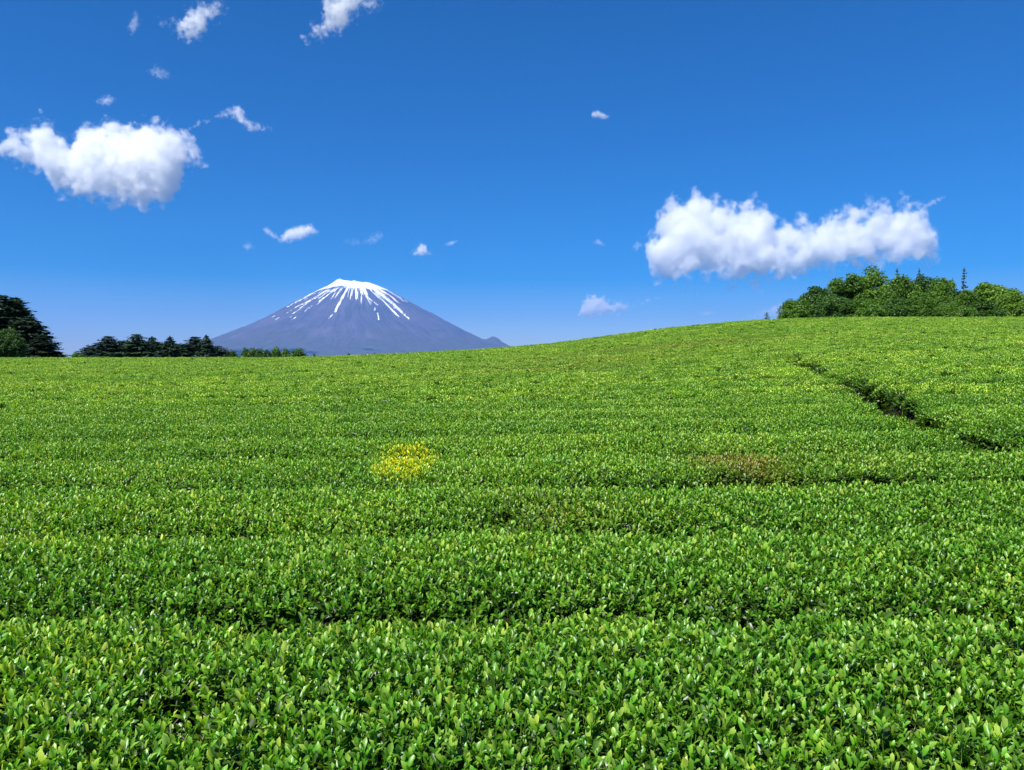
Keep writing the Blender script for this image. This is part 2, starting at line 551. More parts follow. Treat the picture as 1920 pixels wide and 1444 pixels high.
# ------------------------------------------------------------------ clouds
def cloud(outline, dist, dens, label, warp=0.45, fine=0.5, soft=0.35, depth=0.62, seed=0, nscale=1.0, holes=0.0, group=None, detail=3.0):
    """a drifting cloud: a closed hull whose air thickens inwards from a frayed edge; outline = (bearing, top, bottom) in photo pixels"""
    o_ = np.array(outline, float)
    X = bearing(o_[:, 0]) * dist
    Zt, Zb = tan_el(o_[:, 1]) * dist, tan_el(o_[:, 2]) * dist
    x0, x1 = X.min(), X.max()
    cx, cz = (x0 + x1) / 2, (Zt.max() + Zb.min()) / 2
    NP = 25
    xs = np.linspace(x0, x1, NP)
    top, bot = np.interp(xs, X, Zt) - cz, np.interp(xs, X, Zb) - cz
    c, h = (top + bot) / 2, np.maximum((top - bot) / 2, 0.0)
    hm = h.max()
    lim = max(np.abs(c).max(), hm) * 1.01
    # hull
    n, k = 40, 20
    pad = 0.30 * hm
    xh = np.linspace(x0 - pad * 1.2, x1 + pad * 1.2, n)
    V, Fc = [], []
    for i, xv in enumerate(xh):
        lo, hi = xv - pad * .8, xv + pad * .8
        sel = (xs >= lo) & (xs <= hi)
        if not sel.any():
            sel = np.array([np.argmin(np.abs(xs - xv))])
        tt, bb = top[sel].max() + pad, bot[sel].min() - pad
        edge = max(0.0, min(1.0, min(i, n - 1 - i) / 3.0))
        hh = (tt - bb) / 2 * (0.35 + 0.65 * math.sqrt(edge))
        cc = (tt + bb) / 2
        for j in range(k):
            a = 2 * math.pi * j / k
            V.append((xv - cx, math.cos(a) * hh * depth, cc + math.sin(a) * hh))
    for i in range(n - 1):
        for j in range(k):
            Fc.append((i * k + j, i * k + (j + 1) % k, (i + 1) * k + (j + 1) % k, (i + 1) * k + j))
    Fc.append(tuple(range(k - 1, -1, -1)))
    Fc.append(tuple((n - 1) * k + j for j in range(k)))
    m, nt, out = new_mat('cloud_vapour')
    tc = node(nt, 'ShaderNodeTexCoord').outputs['Object']
    off = node(nt, 'ShaderNodeVectorMath', {'operation': 'ADD'}, i0=tc, i1=(seed * 9137.0, seed * 5171.0, seed * 777.0)).outputs[0]
    wn_ = node(nt, 'ShaderNodeTexNoise', Vector=off, Scale=nscale * 1.3 / hm, Detail=2.0, Roughness=0.5).outputs['Color']
    wv = node(nt, 'ShaderNodeVectorMath', {'operation': 'SUBTRACT'}, i0=wn_, i1=(.5, .5, .5)).outputs[0]
    wv = node(nt, 'ShaderNodeVectorMath', {'operation': 'SCALE'}, i0=wv)
    wv.inputs['Scale'].default_value = warp * hm * 2
    pos = node(nt, 'ShaderNodeVectorMath', {'operation': 'ADD'}, i0=tc, i1=wv.outputs[0]).outputs[0]
    sp = node(nt, 'ShaderNodeSeparateXYZ', i0=pos)
    fx = node(nt, 'ShaderNodeMapRange', Value=sp.outputs[0], From_Min=float(x0 - cx), From_Max=float(x1 - cx)).outputs[0]

    def curve(vals):
        fc = nt.nodes.new('ShaderNodeFloatCurve')
        nt.links.new(fx, fc.inputs['Value'])
        cu = fc.mapping.curves[0]
        pts = [(i / (NP - 1.0), v) for i, v in enumerate(vals)]
        cu.points[0].location = pts[0]
        cu.points[1].location = pts[-1]
        for p in pts[1:-1]:
            cu.points.new(*p)
        fc.mapping.update()
        return fc.outputs[0]
    cz_ = math_n(nt, 'MULTIPLY_ADD', curve(c / lim * .5 + .5), 2 * lim)
    nt.nodes[-1].inputs[2].default_value = -lim
    hz_ = math_n(nt, 'MULTIPLY', curve(h / lim), lim)
    dz = math_n(nt, 'SUBTRACT', sp.outputs[2], cz_)
    dy = math_n(nt, 'DIVIDE', sp.outputs[1], depth)
    # beyond the ends the body closes
    ex = math_n(nt, 'MAXIMUM', math_n(nt, 'SUBTRACT', math_n(nt, 'ABSOLUTE', sp.outputs[0]), float((x1 - x0) / 2)), 0.0)
    d2 = math_n(nt, 'ADD', math_n(nt, 'MULTIPLY', dz, dz), math_n(nt, 'ADD', math_n(nt, 'MULTIPLY', dy, dy), math_n(nt, 'MULTIPLY', ex, ex)))
    inside = math_n(nt, 'SUBTRACT', hz_, math_n(nt, 'SQRT', d2))
    fn = node(nt, 'ShaderNodeTexNoise', Vector=off, Scale=nscale * 2.6 / hm, Detail=detail, Roughness=0.56).outputs['Fac']
    fr = math_n(nt, 'MULTIPLY', math_n(nt, 'SUBTRACT', fn, 0.5 + holes), fine * hm * 2)
    tot = math_n(nt, 'ADD', inside, fr)
    de = node(nt, 'ShaderNodeMapRange', {'interpolation_type': 'SMOOTHSTEP'}, Value=tot, From_Min=0.0, From_Max=float(soft * hm),
              To_Min=0.0, To_Max=float(dens / hm)).outputs[0]
    vs = node(nt, 'ShaderNodeVolumeScatter', Density=de, Anisotropy=0.0)
    vs.inputs['Color'].default_value = (0.975, 0.977, 0.977, 1)
    nt.links.new(vs.outputs[0], out.inputs['Volume'])
    m.cycles.volume_step_rate = 0.35
    o = obj('cloud', mesh_np('cloud', V, Fc, m), None, (cx, dist, cz))
    tag(o, label, 'cloud', 'fair-weather clouds in the blue sky' if group is None else group)
    return o


C_LEFT = [(12, 264, 290), (18, 256, 300), (28, 246, 306), (45, 238, 308), (70, 232, 316), (85, 228, 330), (100, 228, 356), (118, 238, 366), (130, 264, 370), (142, 256, 374), (158, 238, 378),
          (180, 230, 381), (220, 226, 385), (245, 231, 388), (258, 235, 389), (280, 226, 390), (310, 228, 390), (325, 232, 386), (336, 236, 362), (345, 240, 320), (365, 250, 314), (376, 275, 313), (388, 302, 315), (396, 311, 314)]
C_WISP = [(362, 236, 246), (385, 222, 234), (410, 212, 224), (430, 204, 222), (445, 197, 224), (455, 199, 234), (465, 214, 246), (480, 228, 251), (500, 234, 248), (515, 235, 243)]
C_RIGHT = [(1213, 460, 472), (1222, 438, 500), (1235, 412, 526), (1245, 390, 536), (1260, 375, 538), (1285, 362, 536), (1300, 357, 533), (1325, 365, 527), (1345, 378, 526), (1365, 375, 531), (1385, 384, 535),
           (1405, 378, 537), (1425, 375, 536), (1436, 392, 535), (1446, 408, 532), (1462, 413, 529), (1480, 407, 529), (1500, 403, 526), (1520, 410, 520), (1545, 401, 517), (1580, 391, 512), (1620, 386, 506),
           (1660, 381, 500), (1695, 375, 496), (1712, 373, 493), (1726, 386, 493), (1738, 420, 495), (1752, 452, 492), (1770, 470, 476)]
C_LOW = [(1085, 590, 598), (1091, 568, 599), (1101, 555, 598), (1115, 550, 596), (1132, 556, 594), (1146, 566, 592), (1158, 562, 592), (1172, 565, 586), (1185, 572, 580), (1200, 564, 576), (1218, 559, 568), (1236, 556, 562)]
C_E = [(527, 444, 455), (538, 432, 456), (550, 425, 455), (568, 422, 449), (584, 418, 444), (592, 426, 441), (601, 434, 439)]
C_F = [(772, 472, 478), (782, 463, 481), (790, 455, 482), (799, 456, 481), (804, 468, 480), (811, 474, 479)]
C_G = [(310, 37, 46), (328, 40, 52), (340, 36, 66), (352, 24, 74), (368, 14, 77), (382, 8, 70), (392, 5, 50), (408, 3, 42), (418, 6, 34), (427, 14, 26)]
C_H = [(574, 66, 72), (590, 52, 77), (605, 42, 75), (615, 20, 72), (624, -10, 66), (640, -25, 60), (655, -25, 48), (672, -20, 30), (690, -14, 22), (708, -6, 12)]
cloud(C_LEFT, 13500, 6.5, 'largest white cloud on the left, with a rounded left lobe', seed=1, warp=.16, fine=.78, soft=.34, nscale=1.5, holes=.045, detail=5.5)
cloud(C_WISP, 13800, 3.2, 'thin arched wisp trailing off the right of the large left cloud', seed=2, warp=.6, fine=.8, soft=1.2, nscale=.8)
cloud(C_RIGHT, 26000, 6.5, 'long bulky white cloud above the trees on the right', seed=3, warp=.30, fine=.95, soft=.36, nscale=1.35, holes=.04, detail=5.5)
cloud(C_LOW, 34000, 3.2, 'small puffy cloud low over the rising field, right of the mountain', seed=4, warp=.4, fine=.95, soft=.7, nscale=1.3, detail=4.0)
cloud(C_E, 18500, 3.5, 'small slanting cloud up and left of the summit', seed=5, warp=.45, fine=1.0, soft=.8, nscale=1.3, detail=4.0)
cloud([(495, 425, 433), (502, 424, 440), (512, 432, 447), (522, 440, 450)], 18600, 1.3, 'faint wisp just left of the small slanting cloud', seed=6, warp=.5, fine=.9, soft=1)
cloud(C_F, 20000, 3.2, 'tiny triangular cloud up and right of the summit', seed=7, warp=.4, fine=.8, soft=.9, nscale=1.3)
cloud(C_G, 10500, 2.2, 'ragged cloud near the top left corner of the sky', seed=8, warp=.6, fine=1.3, soft=.9, nscale=1.2, detail=4.5)
cloud(C_H, 10500, 2.8, 'diagonal cloud cut by the top edge of the sky', seed=9, warp=.6, fine=1.3, soft=.8, nscale=1.2, detail=4.5)
cloud([(250, 50, 66), (257, 26, 64), (263, 20, 56), (271, 34, 46)], 10500, .8, 'thin upright wisp at the top left, left of the ragged cloud', seed=10, warp=.5, fine=.9, soft=1.2)
cloud([(183, 186, 194), (195, 180, 200), (208, 175, 203), (223, 182, 192)], 13000, .9, 'small faint puff above the large left cloud', seed=11, warp=.4, fine=.9, soft=1.2)
cloud([(1111, 208, 222), (1120, 206, 222), (1130, 211, 226), (1141, 215, 221)], 13000, 1.8, 'lone tiny puff high in the middle right of the sky', seed=12, warp=.4, fine=.9, soft=1)
cloud([(283, 130, 138), (298, 122, 148), (312, 126, 150), (326, 136, 146)], 12000, .55, 'faint curl of vapour between the top left clouds and the large one', seed=13, warp=.6, fine=1.2, soft=1.2)
cloud([(1405, 588, 600), (1425, 578, 602), (1445, 570, 602), (1465, 562, 602)], 36000, 1.8, 'faint low cloud peeping out behind the left end of the right-hand trees', seed=14, warp=.4, fine=.6, soft=1)
cloud([(648, 447, 456), (664, 445, 462), (680, 452, 460), (700, 436, 460), (716, 434, 450)], 19000, .5, 'very faint wisp high above the right side of the summit', seed=15, warp=.6, fine=1.1, soft=1.2)
cloud([(836, 456, 462), (847, 450, 462), (858, 450, 456)], 20000, 1.2, 'speck of cloud right of the tiny triangular cloud', seed=16, warp=.4, fine=.6, soft=1)
cloud([(1310, 585, 592), (1325, 581, 595), (1340, 584, 591)], 35000, .8, 'faint smear of cloud over the middle of the rising field', seed=17, warp=.4, fine=.6, soft=1)
cloud([(1113, 450, 458), (1122, 446, 462), (1132, 456, 463)], 24000, .9, 'tiny faint puff left of the long right-hand cloud', seed=18, warp=.4, fine=.6, soft=1)

cloud([(1725, 386, 394), (1742, 374, 388), (1757, 368, 380), (1768, 366, 373)], 26200, .8, 'small torn tip at the upper right end of the long right-hand cloud', seed=20, warp=.9, fine=1.0, soft=1.2)
cloud([(458, 456, 466), (466, 452, 474), (476, 458, 468)], 18500, .6, 'hardly visible smear left of the small slanting cloud', seed=21, warp=.5, fine=.8, soft=1)
cloud([(1184, 460, 468), (1194, 452, 472), (1206, 456, 462)], 25500, .6, 'faint shred just left of the long right-hand cloud', seed=22, warp=.5, fine=.9, soft=1)

# ------------------------------------------------------------------ tea plants
def leaf_verts(L, Wd, fold, curl):
    """one blade along +Y from the origin: base, two cross rows, tip"""
    V = [(0, 0, 0)]
    for t, w in ((0.34, 0.94), (0.76, 0.88)):
        for s in (-1, 0, 1):
            V.append((s * w * Wd / 2, t * L, -curl * L * t * t + abs(s) * fold * Wd * w))
    V.append((0, L, -curl * L * 1.1))
    Fc = [(0, 2, 1), (0, 3, 2), (1, 2, 5, 4), (2, 3, 6, 5), (4, 5, 7), (5, 6, 7)]
    rib = [1, 0, 1, 0, 0, 1, 0, 0.5]
    return np.array(V), Fc, rib


def add_leaf(acc, base, yaw, elev, roll, L, Wd, fold, curl, age_light):
    V, Fc, rib = leaf_verts(L, Wd, fold, curl)
    M = (Euler((0, 0, yaw)).to_matrix() @ Euler((elev, 0, 0)).to_matrix() @ Euler((0, roll, 0)).to_matrix())
    V = V @ np.array(M).T + np.array(base)
    n = len(acc['v'])
    acc['v'].extend(map(tuple, V))
    acc['f'].extend(tuple(i + n for i in q) for q in Fc)
    acc['age_light'].extend([min(1, age_light * k) for k in (.75, .88, .88, .88, 1.1, 1.1, 1.1, 1.3)])  # blade paler toward its tip, sunlight painted into the colour
    acc['rib'].extend(rib)


def add_stem(acc, p0, p1, rad, age_light):
    p0, p1 = np.array(p0), np.array(p1)
    n = len(acc['v'])
    for p, rr in ((p0, rad), (p1, rad * .6)):
        for a in range(3):
            acc['v'].append((p[0] + rr * math.cos(a * 2.094), p[1] + rr * math.sin(a * 2.094), p[2]))
            acc['age_light'].append(age_light); acc['rib'].append(.6)
    for a in range(3):
        b = (a + 1) % 3
        acc['f'].append((n + a, n + b, n + 3 + b, n + 3 + a))


def new_acc():
    return {'v': [], 'f': [], 'age_light': [], 'rib': []}


def acc_mesh(name, acc):
    me = mesh_np(name, acc['v'], acc['f'], M_TEA)
    add_attr(me, 'age_light', acc['age_light'])
    add_attr(me, 'rib', acc['rib'])
    return me


def shoot(acc, rr, origin=(0, 0, 0), yaw0=0.0, sc_=1.0, n_leaf=None, tilt=0.0):
    """a fresh shoot: thin stalk, leaves climbing round it, the youngest nearly upright"""
    ox, oy, oz = origin
    h = rr.uniform(.055, .085) * sc_
    lean = rr.uniform(-.25, .25), rr.uniform(-.25, .25)
    p0 = (ox, oy, oz - .03)
    p1 = (ox + lean[0] * h, oy + lean[1] * h, oz + h)
    add_stem(acc, p0, p1, .0015 * sc_, .7)
    n = n_leaf or rr.choice((4, 4, 5))
    yaw = yaw0 + rr.uniform(0, 6.28)
    for i in range(n):
        t = (i + .4) / n
        b = (ox + lean[0] * h * t, oy + lean[1] * h * t, oz + h * t)
        el = (0.62 + 0.80 * t + rr.uniform(-.32, .25))
        L = rr.uniform(.031, .049) * sc_ * (1.05 - .25 * t)
        add_leaf(acc, b, yaw, el, rr.uniform(-.5, .5), L, L * rr.uniform(.40, .52), rr.uniform(.10, .34), rr.uniform(-.05, .40),
                 max(0, min(1, .08 + .82 * t + rr.uniform(-.28, .26))))
        yaw += 2.4 + rr.uniform(-.5, .5)


def old_clump(acc, rr, origin=(0, 0, 0), sc_=1.0, n=5):
    ox, oy, oz = origin
    yaw = rr.uniform(0, 6.28)
    for i in range(n):
        L = rr.uniform(.05, .075) * sc_
        add_leaf(acc, (ox + rr.uniform(-.02, .02), oy + rr.uniform(-.02, .02), oz + rr.uniform(-.03, .02)), yaw, rr.uniform(-.1, .7), rr.uniform(-.6, .6),
                 L, L * rr.uniform(.40, .48), rr.uniform(.08, .2), rr.uniform(0, .3), rr.uniform(0, .22))
        yaw += 1.5 + rr.uniform(-.5, .5)


lib = bpy.data.collections.new('tea_plant_library')
prr = random.Random(11)
SHOOTS = []
for i in range(9):
    a = new_acc(); shoot(a, prr); SHOOTS.append(acc_mesh('shoot', a))
OLDS = []
for i in range(4):
    a = new_acc(); old_clump(a, prr); OLDS.append(acc_mesh('old_leaves', a))
for i, me in enumerate(SHOOTS + OLDS):
    o = bpy.data.objects.new('lib_%02d' % i, me)
    lib.objects.link(o)
lib2 = bpy.data.collections.new('tea_patch_library')
PATCH = 0.36
for i in range(5):
    a = new_acc()
    for k in range(145):
        x, y = prr.uniform(-.5, .5) * PATCH, prr.uniform(-.5, .5) * PATCH
        shoot(a, prr, (x, y, prr.uniform(-.03, .012)), sc_=prr.uniform(.8, 1.15), n_leaf=4)
    for k in range(34):
        old_clump(a, prr, (prr.uniform(-.5, .5) * PATCH, prr.uniform(-.5, .5) * PATCH, prr.uniform(-.03, .0)), n=4)
    o = bpy.data.objects.new('patch_%02d' % i, acc_mesh('patch', a))
    lib2.objects.link(o)


def scatter_group(coll):
    ng = bpy.data.node_groups.new('scatter_' + coll.name, 'GeometryNodeTree')
    ng.interface.new_socket('Geometry', in_out='INPUT', socket_type='NodeSocketGeometry')
    ng.interface.new_socket('Geometry', in_out='OUTPUT', socket_type='NodeSocketGeometry')
    gi, go = ng.nodes.new('NodeGroupInput'), ng.nodes.new('NodeGroupOutput')
    iop = ng.nodes.new('GeometryNodeInstanceOnPoints')
    ci = ng.nodes.new('GeometryNodeCollectionInfo')
    ci.inputs['Collection'].default_value = coll
    ci.inputs['Separate Children'].default_value = True
    ci.inputs['Reset Children'].default_value = True

    def named(nm, typ):
        n = ng.nodes.new('GeometryNodeInputNamedAttribute')
        n.data_type = typ
        n.inputs['Name'].default_value = nm
        return n.outputs['Attribute']
    e2r = ng.nodes.new('FunctionNodeEulerToRotation')
    ng.links.new(named('rot', 'FLOAT_VECTOR'), e2r.inputs[0])
    ng.links.new(gi.outputs[0], iop.inputs['Points'])
    ng.links.new(ci.outputs[0], iop.inputs['Instance'])
    iop.inputs['Pick Instance'].default_value = True
    ng.links.new(named('variant', 'INT'), iop.inputs['Instance Index'])
    ng.links.new(e2r.outputs[0], iop.inputs['Rotation'])
    ng.links.new(named('size', 'FLOAT'), iop.inputs['Scale'])
    ng.links.new(iop.outputs[0], go.inputs[0])
    return ng


NG_SHOOT, NG_PATCH = scatter_group(lib), scatter_group(lib2)


def scatter_obj(name, P, rot, size, variant, tint, ng, parent):
    me = bpy.data.meshes.new(name)
    me.vertices.add(len(P))
    me.vertices.foreach_set('co', np.asarray(P, np.float32).ravel())
    add_attr(me, 'rot', rot, 'FLOAT_VECTOR')
    add_attr(me, 'size', size)
    add_attr(me, 'variant', variant, 'INT')
    add_attr(me, 'tint', np.concatenate([tint, np.ones((len(P), 1))], 1), 'FLOAT_COLOR')
    o = obj(name, me, parent)
    md = o.modifiers.new('scatter', 'NODES')
    md.node_group = ng
    return o


def tint_at(x, y, n, vary=1.0):
    """natural differences of leaf colour over the field: fresh yellow-green, deep green, a chlorotic patch, a dry patch"""
    a = fbm(x * .45, y * .8, 81, 4)
    b = fbm(x * 2.1, y * 2.6, 82, 2)
    f = sstep(.30, .70, .6 * a + .4 * b)
    r_ = rng.random(n)
    base = np.stack([0.78 + .55 * f, 0.86 + .26 * f, 0.75 + .4 * f], 1)
    base = base * (0.80 + .40 * r_)[:, None]
    base[:, 0] *= 1 + vary * rng.uniform(-.22, .22, n)
    base[:, 2] *= 1 + vary * rng.uniform(0, 1.0, n)
    # the yellow patch
    ex, ey = (x + 1.02 + .10 * (y - 7.5) + .08 * (vnoise(y * 5, x * 3, 83) - .5)) / .30, (y - 7.55) / .92
    e = np.abs(ex) ** 4 + np.abs(ey) ** 4 + 1.1 * (fbm(x * 4, y * 3, 84, 2) - .5)
    yl = sstep(1.6, .3, e) * (rng.random(n) < .35 + .65 * sstep(1.4, .5, e)) * (0.7 + .3 * rng.random(n))
    base = base * (1 - yl[:, None]) + yl[:, None] * np.array([3.2, 1.66, 0.7])
    # the brown, dry patch and its weaker tails
    for bx, by, rx, ry, k in ((2.12, 7.25, .42, .75, .9), (3.3, 7.4, .7, .8, .14), (.3, 5.35, .5, .4, .3), (2.4, 28, 4, 1.6, .3), (6.5, 33, 5, 1.6, .4), (1.5, 24, 3.5, 1.2, .3)):
        d = ((x - bx) / rx) ** 2 + ((y - by) / ry) ** 2
        w = k * np.exp(-d) * (0.4 + 1.2 * rng.random(n))
        w = np.clip(w, 0, 1)[:, None]
        base = base * (1 - w) + w * np.array([1.35, .52, 1.8])
    return base


def normal_euler(x, y, amount, n, jit):
    e = .12
    zx = (tea_surface(x + e, y)[0] - tea_surface(x - e, y)[0]) / (2 * e)
    zy = (tea_surface(x, y + e)[0] - tea_surface(x, y - e)[0]) / (2 * e)
    tx = np.arctan(np.clip(zy, -1.2, 1.2)) * amount + rng.normal(0, jit, n)
    ty = -np.arctan(np.clip(zx, -1.2, 1.2)) * amount + rng.normal(0, jit, n)
    return tx, ty


def yaw_tilt_euler(tx, ty, yaw):
    """XYZ euler of: yaw about the plant's own axis first, then tilt by (tx, ty)"""
    cx, sx, cy_, sy = np.cos(tx), np.sin(tx), np.cos(ty), np.sin(ty)
    cz, sz = np.cos(yaw), np.sin(yaw)
    Rx = np.zeros((len(tx), 3, 3)); Rx[:, 0, 0] = 1; Rx[:, 1, 1] = cx; Rx[:, 1, 2] = -sx; Rx[:, 2, 1] = sx; Rx[:, 2, 2] = cx
    Ry = np.zeros_like(Rx); Ry[:, 1, 1] = 1; Ry[:, 0, 0] = cy_; Ry[:, 0, 2] = sy; Ry[:, 2, 0] = -sy; Ry[:, 2, 2] = cy_
    Rz = np.zeros_like(Rx); Rz[:, 2, 2] = 1; Rz[:, 0, 0] = cz; Rz[:, 0, 1] = -sz; Rz[:, 1, 0] = sz; Rz[:, 1, 1] = cz
    M = Rx @ Ry @ Rz
    b = np.arcsin(np.clip(-M[:, 2, 0], -1, 1))
    a = np.arctan2(M[:, 2, 1], M[:, 2, 2])
    c = np.arctan2(M[:, 1, 0], M[:, 0, 0])
    return np.stack([a, b, c], 1)


def x_limit(y):
    return 0.70 * y + 1.3


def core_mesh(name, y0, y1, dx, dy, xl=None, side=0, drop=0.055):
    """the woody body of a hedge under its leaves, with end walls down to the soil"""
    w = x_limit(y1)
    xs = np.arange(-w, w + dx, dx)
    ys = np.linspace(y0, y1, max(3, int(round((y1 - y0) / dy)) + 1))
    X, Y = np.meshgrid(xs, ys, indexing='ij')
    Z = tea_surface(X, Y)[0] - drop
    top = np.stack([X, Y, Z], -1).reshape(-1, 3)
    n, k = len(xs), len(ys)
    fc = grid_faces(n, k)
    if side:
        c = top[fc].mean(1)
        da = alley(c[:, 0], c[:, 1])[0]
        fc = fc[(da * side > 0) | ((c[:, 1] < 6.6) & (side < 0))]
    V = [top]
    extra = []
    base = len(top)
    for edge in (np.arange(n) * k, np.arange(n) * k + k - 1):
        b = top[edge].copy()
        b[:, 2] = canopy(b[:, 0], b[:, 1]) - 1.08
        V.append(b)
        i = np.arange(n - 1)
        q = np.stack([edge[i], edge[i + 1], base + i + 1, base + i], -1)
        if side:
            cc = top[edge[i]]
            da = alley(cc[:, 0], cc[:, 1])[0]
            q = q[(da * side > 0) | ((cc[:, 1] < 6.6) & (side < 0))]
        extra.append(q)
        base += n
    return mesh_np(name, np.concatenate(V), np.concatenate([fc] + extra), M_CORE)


def shoots_for(y0, y1, side):
    """points of fresh shoots and of old leaves for the strip y0..y1"""
    w = x_limit(y1)
    out = []
    for dens, old in ((1500, False), (480, True)):
        s = 1 / math.sqrt(dens)
        gx, gy = np.meshgrid(np.arange(-w, w, s), np.arange(y0, y1, s), indexing='ij')
        x = gx.ravel() + rng.uniform(-.5, .5, gx.size) * s * 1.4
        y = gy.ravel() + rng.uniform(-.5, .5, gx.size) * s * 1.4
        keep = (np.abs(x) < x_limit(y)) & (y >= y0) & (y < y1)
        if side:
            da = alley(x, y)[0]
            keep &= (da * side > 0) | ((y < 6.6) & (side < 0))
        x, y = x[keep], y[keep]
        z, op = tea_surface(x, y)
        n = len(x)
        if not old:
            keep = rng.random(n) > np.maximum(op * 1.25, .85 * edge_shade(x, y))
            keep &= rng.random(n) > 0.35 * sstep(.62, .8, fbm(x * 3.3, y * 3.3, 91, 2))
            z = z + rng.normal(-.010, .022, n)
            var = rng.integers(0, len(SHOOTS), n)
            size = rng.uniform(.66, 1.10, n)
        else:
            keep = rng.random(n) > np.maximum(op * .6, .55 * edge_shade(x, y))
            z = z + rng.uniform(-.05, -.005, n)
            var = rng.integers(len(SHOOTS), len(SHOOTS) + len(OLDS), n)
            size = rng.uniform(.8, 1.25, n)
        x, y, z, var, size = x[keep], y[keep], z[keep], var[keep], size[keep]
        n = len(x)
        tx, ty = normal_euler(x, y, .55, n, .16)
        out.append((np.stack([x, y, z], 1), yaw_tilt_euler(tx, ty, rng.uniform(0, 6.283, n)), size, var, tint_at(x, y, n)))
    return [np.concatenate(c) for c in zip(*out)]


ROW_LABELS = [
    'nearest tea hedge, large bright leaves filling the bottom edge of the picture',
    'second tea hedge from the bottom edge, just beyond the first dark gap',
    'third tea hedge from the bottom edge, ending at the long dark gap on the right',
    'fourth tea hedge from the bottom edge, holding the yellow patch and the brown patch',
    'fifth tea hedge from the bottom edge, directly behind the yellow patch',
    'sixth tea hedge from the bottom edge, two behind the yellow patch',
    'seventh tea hedge from the bottom edge, ending at the dark line left of the alley']
NROW = len(ROW_LABELS)
for k in range(NROW):
    y0, y1 = (G0 + (k - 1) * PITCH_ROW, G0 + k * PITCH_ROW) if k else (1.15, G0)
    base = empty('tea_hedge', (0, (y0 + y1) / 2, float(canopy(0, (y0 + y1) / 2)) - .78))
    tag(base, ROW_LABELS[k], 'tea hedge', 'tea hedges in rows across the field')
    off = Vector(base.location)
    side = -1 if y1 > 6.6 else 0
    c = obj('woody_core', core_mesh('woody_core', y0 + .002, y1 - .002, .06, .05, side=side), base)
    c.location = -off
    P, rot, size, var, tint = shoots_for(y0, y1, side)
    if k == 0:
        # the three hundred fresh shoots that show largest stand as single pieces
        u = np.abs(P[:, 0]) / P[:, 1]
        el = P[:, 2] / P[:, 1]
        inview = (u < .655) & (el > -.53) & (var < len(SHOOTS))
        d = np.where(inview, np.linalg.norm(P, axis=1) / size, 1e9)
        pick = np.argsort(d)[:300]
        for i in pick:
            o = obj('shoot', SHOOTS[var[i]], base)
            o.location = Vector(P[i]) - off
            o.rotation_euler = rot[i]
            o.scale = (size[i],) * 3
            o['tint'] = [float(v) for v in tint[i]] + [1.0]
        keep = np.ones(len(P), bool); keep[pick] = False
        P, rot, size, var, tint = P[keep], rot[keep], size[keep], var[keep], tint[keep]
    if k == 0:
        # bare twigs showing in the thin places
        g_ = np.random.default_rng(5)
        for hx, hy, hr, hd in HOLES[:5]:
            for q in range(7):
                bx, by = hx + g_.normal(0, hr * .5), hy + g_.normal(0, hr * .4)
                bz = float(tea_surface(bx, by)[0])
                a_, l_ = g_.uniform(0, 6.28), g_.uniform(.06, .13)
                pts = [(0, 0, -.06, .0035), (math.cos(a_) * l_ * .3, math.sin(a_) * l_ * .3, l_ * .35, .0028), (math.cos(a_ + .5) * l_ * .6, math.sin(a_ + .5) * l_ * .6, l_ * .75, .0015)]
                obj('twig', tube_mesh('twig', [pts], M_TWIG), base, Vector((bx, by, bz)) - off)
    fo = scatter_obj('foliage', P, rot, size, var, tint, NG_SHOOT, base)
    fo.location = -off
    tag(fo, kind='stuff')


def far_field(name, y0, y1, side, label, single_to):
    """the tea beyond the hedges one can tell apart: one mass of leaves"""
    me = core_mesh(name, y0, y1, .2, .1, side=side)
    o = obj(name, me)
    tag(o, label, 'tea field', kind='stuff')
    if single_to > y0:
        P, rot, size, var, tint = shoots_for(y0, single_to, side)
        tag(scatter_obj('foliage', P, rot, size, var, tint, NG_SHOOT, o), kind='stuff')
    # loose old leaves and a few shoots down the sides of the alley
    n = 12000
    y = rng.uniform(max(7.3, y0), 25.5, n)
    x = np.interp(y, AL_Y, AL_X) + side * np.abs(rng.normal(0, .24, n)) - side * .05
    z, op = tea_surface(x, y)
    tx, ty = normal_euler(x, y, .5, n, .4)
    var = np.where(rng.random(n) < .12 * (1 - op), rng.integers(0, len(SHOOTS), n), rng.integers(len(SHOOTS), len(SHOOTS) + len(OLDS), n))
    tag(scatter_obj('alley_leaves', np.stack([x, y, z - rng.uniform(.0, .03, n)], 1), yaw_tilt_euler(tx, ty, rng.uniform(0, 6.283, n)), rng.uniform(.9, 1.5, n),
                    var, tint_at(x, y, n) * .8, NG_SHOOT, o), kind='stuff')  # tint dimmed along the alley, painting in the furrow's shade
    s = PATCH * .72
    w = x_limit(y1)
    gx, gy = np.meshgrid(np.arange(-w, w, s), np.arange(max(y0, single_to), y1, s), indexing='ij')
    x = gx.ravel() + rng.uniform(-.5, .5, gx.size) * s * .8
    y = gy.ravel() + rng.uniform(-.5, .5, gx.size) * s * .8
    da, wa = alley(x, y)
    dg, wg, kk = gap_info(x, y)
    keep = (np.abs(x) < x_limit(y)) & (da * side > 0) & ~((np.abs(da) < wa + .17) & (wa > .02)) & (dg > wg + .06)
    x, y = x[keep], y[keep]
    n = len(x)
    z, op = tea_surface(x, y)
    tx, ty = normal_euler(x, y, .9, n, .10)
    tag(scatter_obj('foliage', np.stack([x, y, z - .005], 1), yaw_tilt_euler(tx, ty, rng.uniform(0, 6.283, n)), rng.uniform(.9, 1.15, n),
                    rng.integers(0, 5, n), tint_at(x, y, n, .22), NG_PATCH, o), kind='stuff')


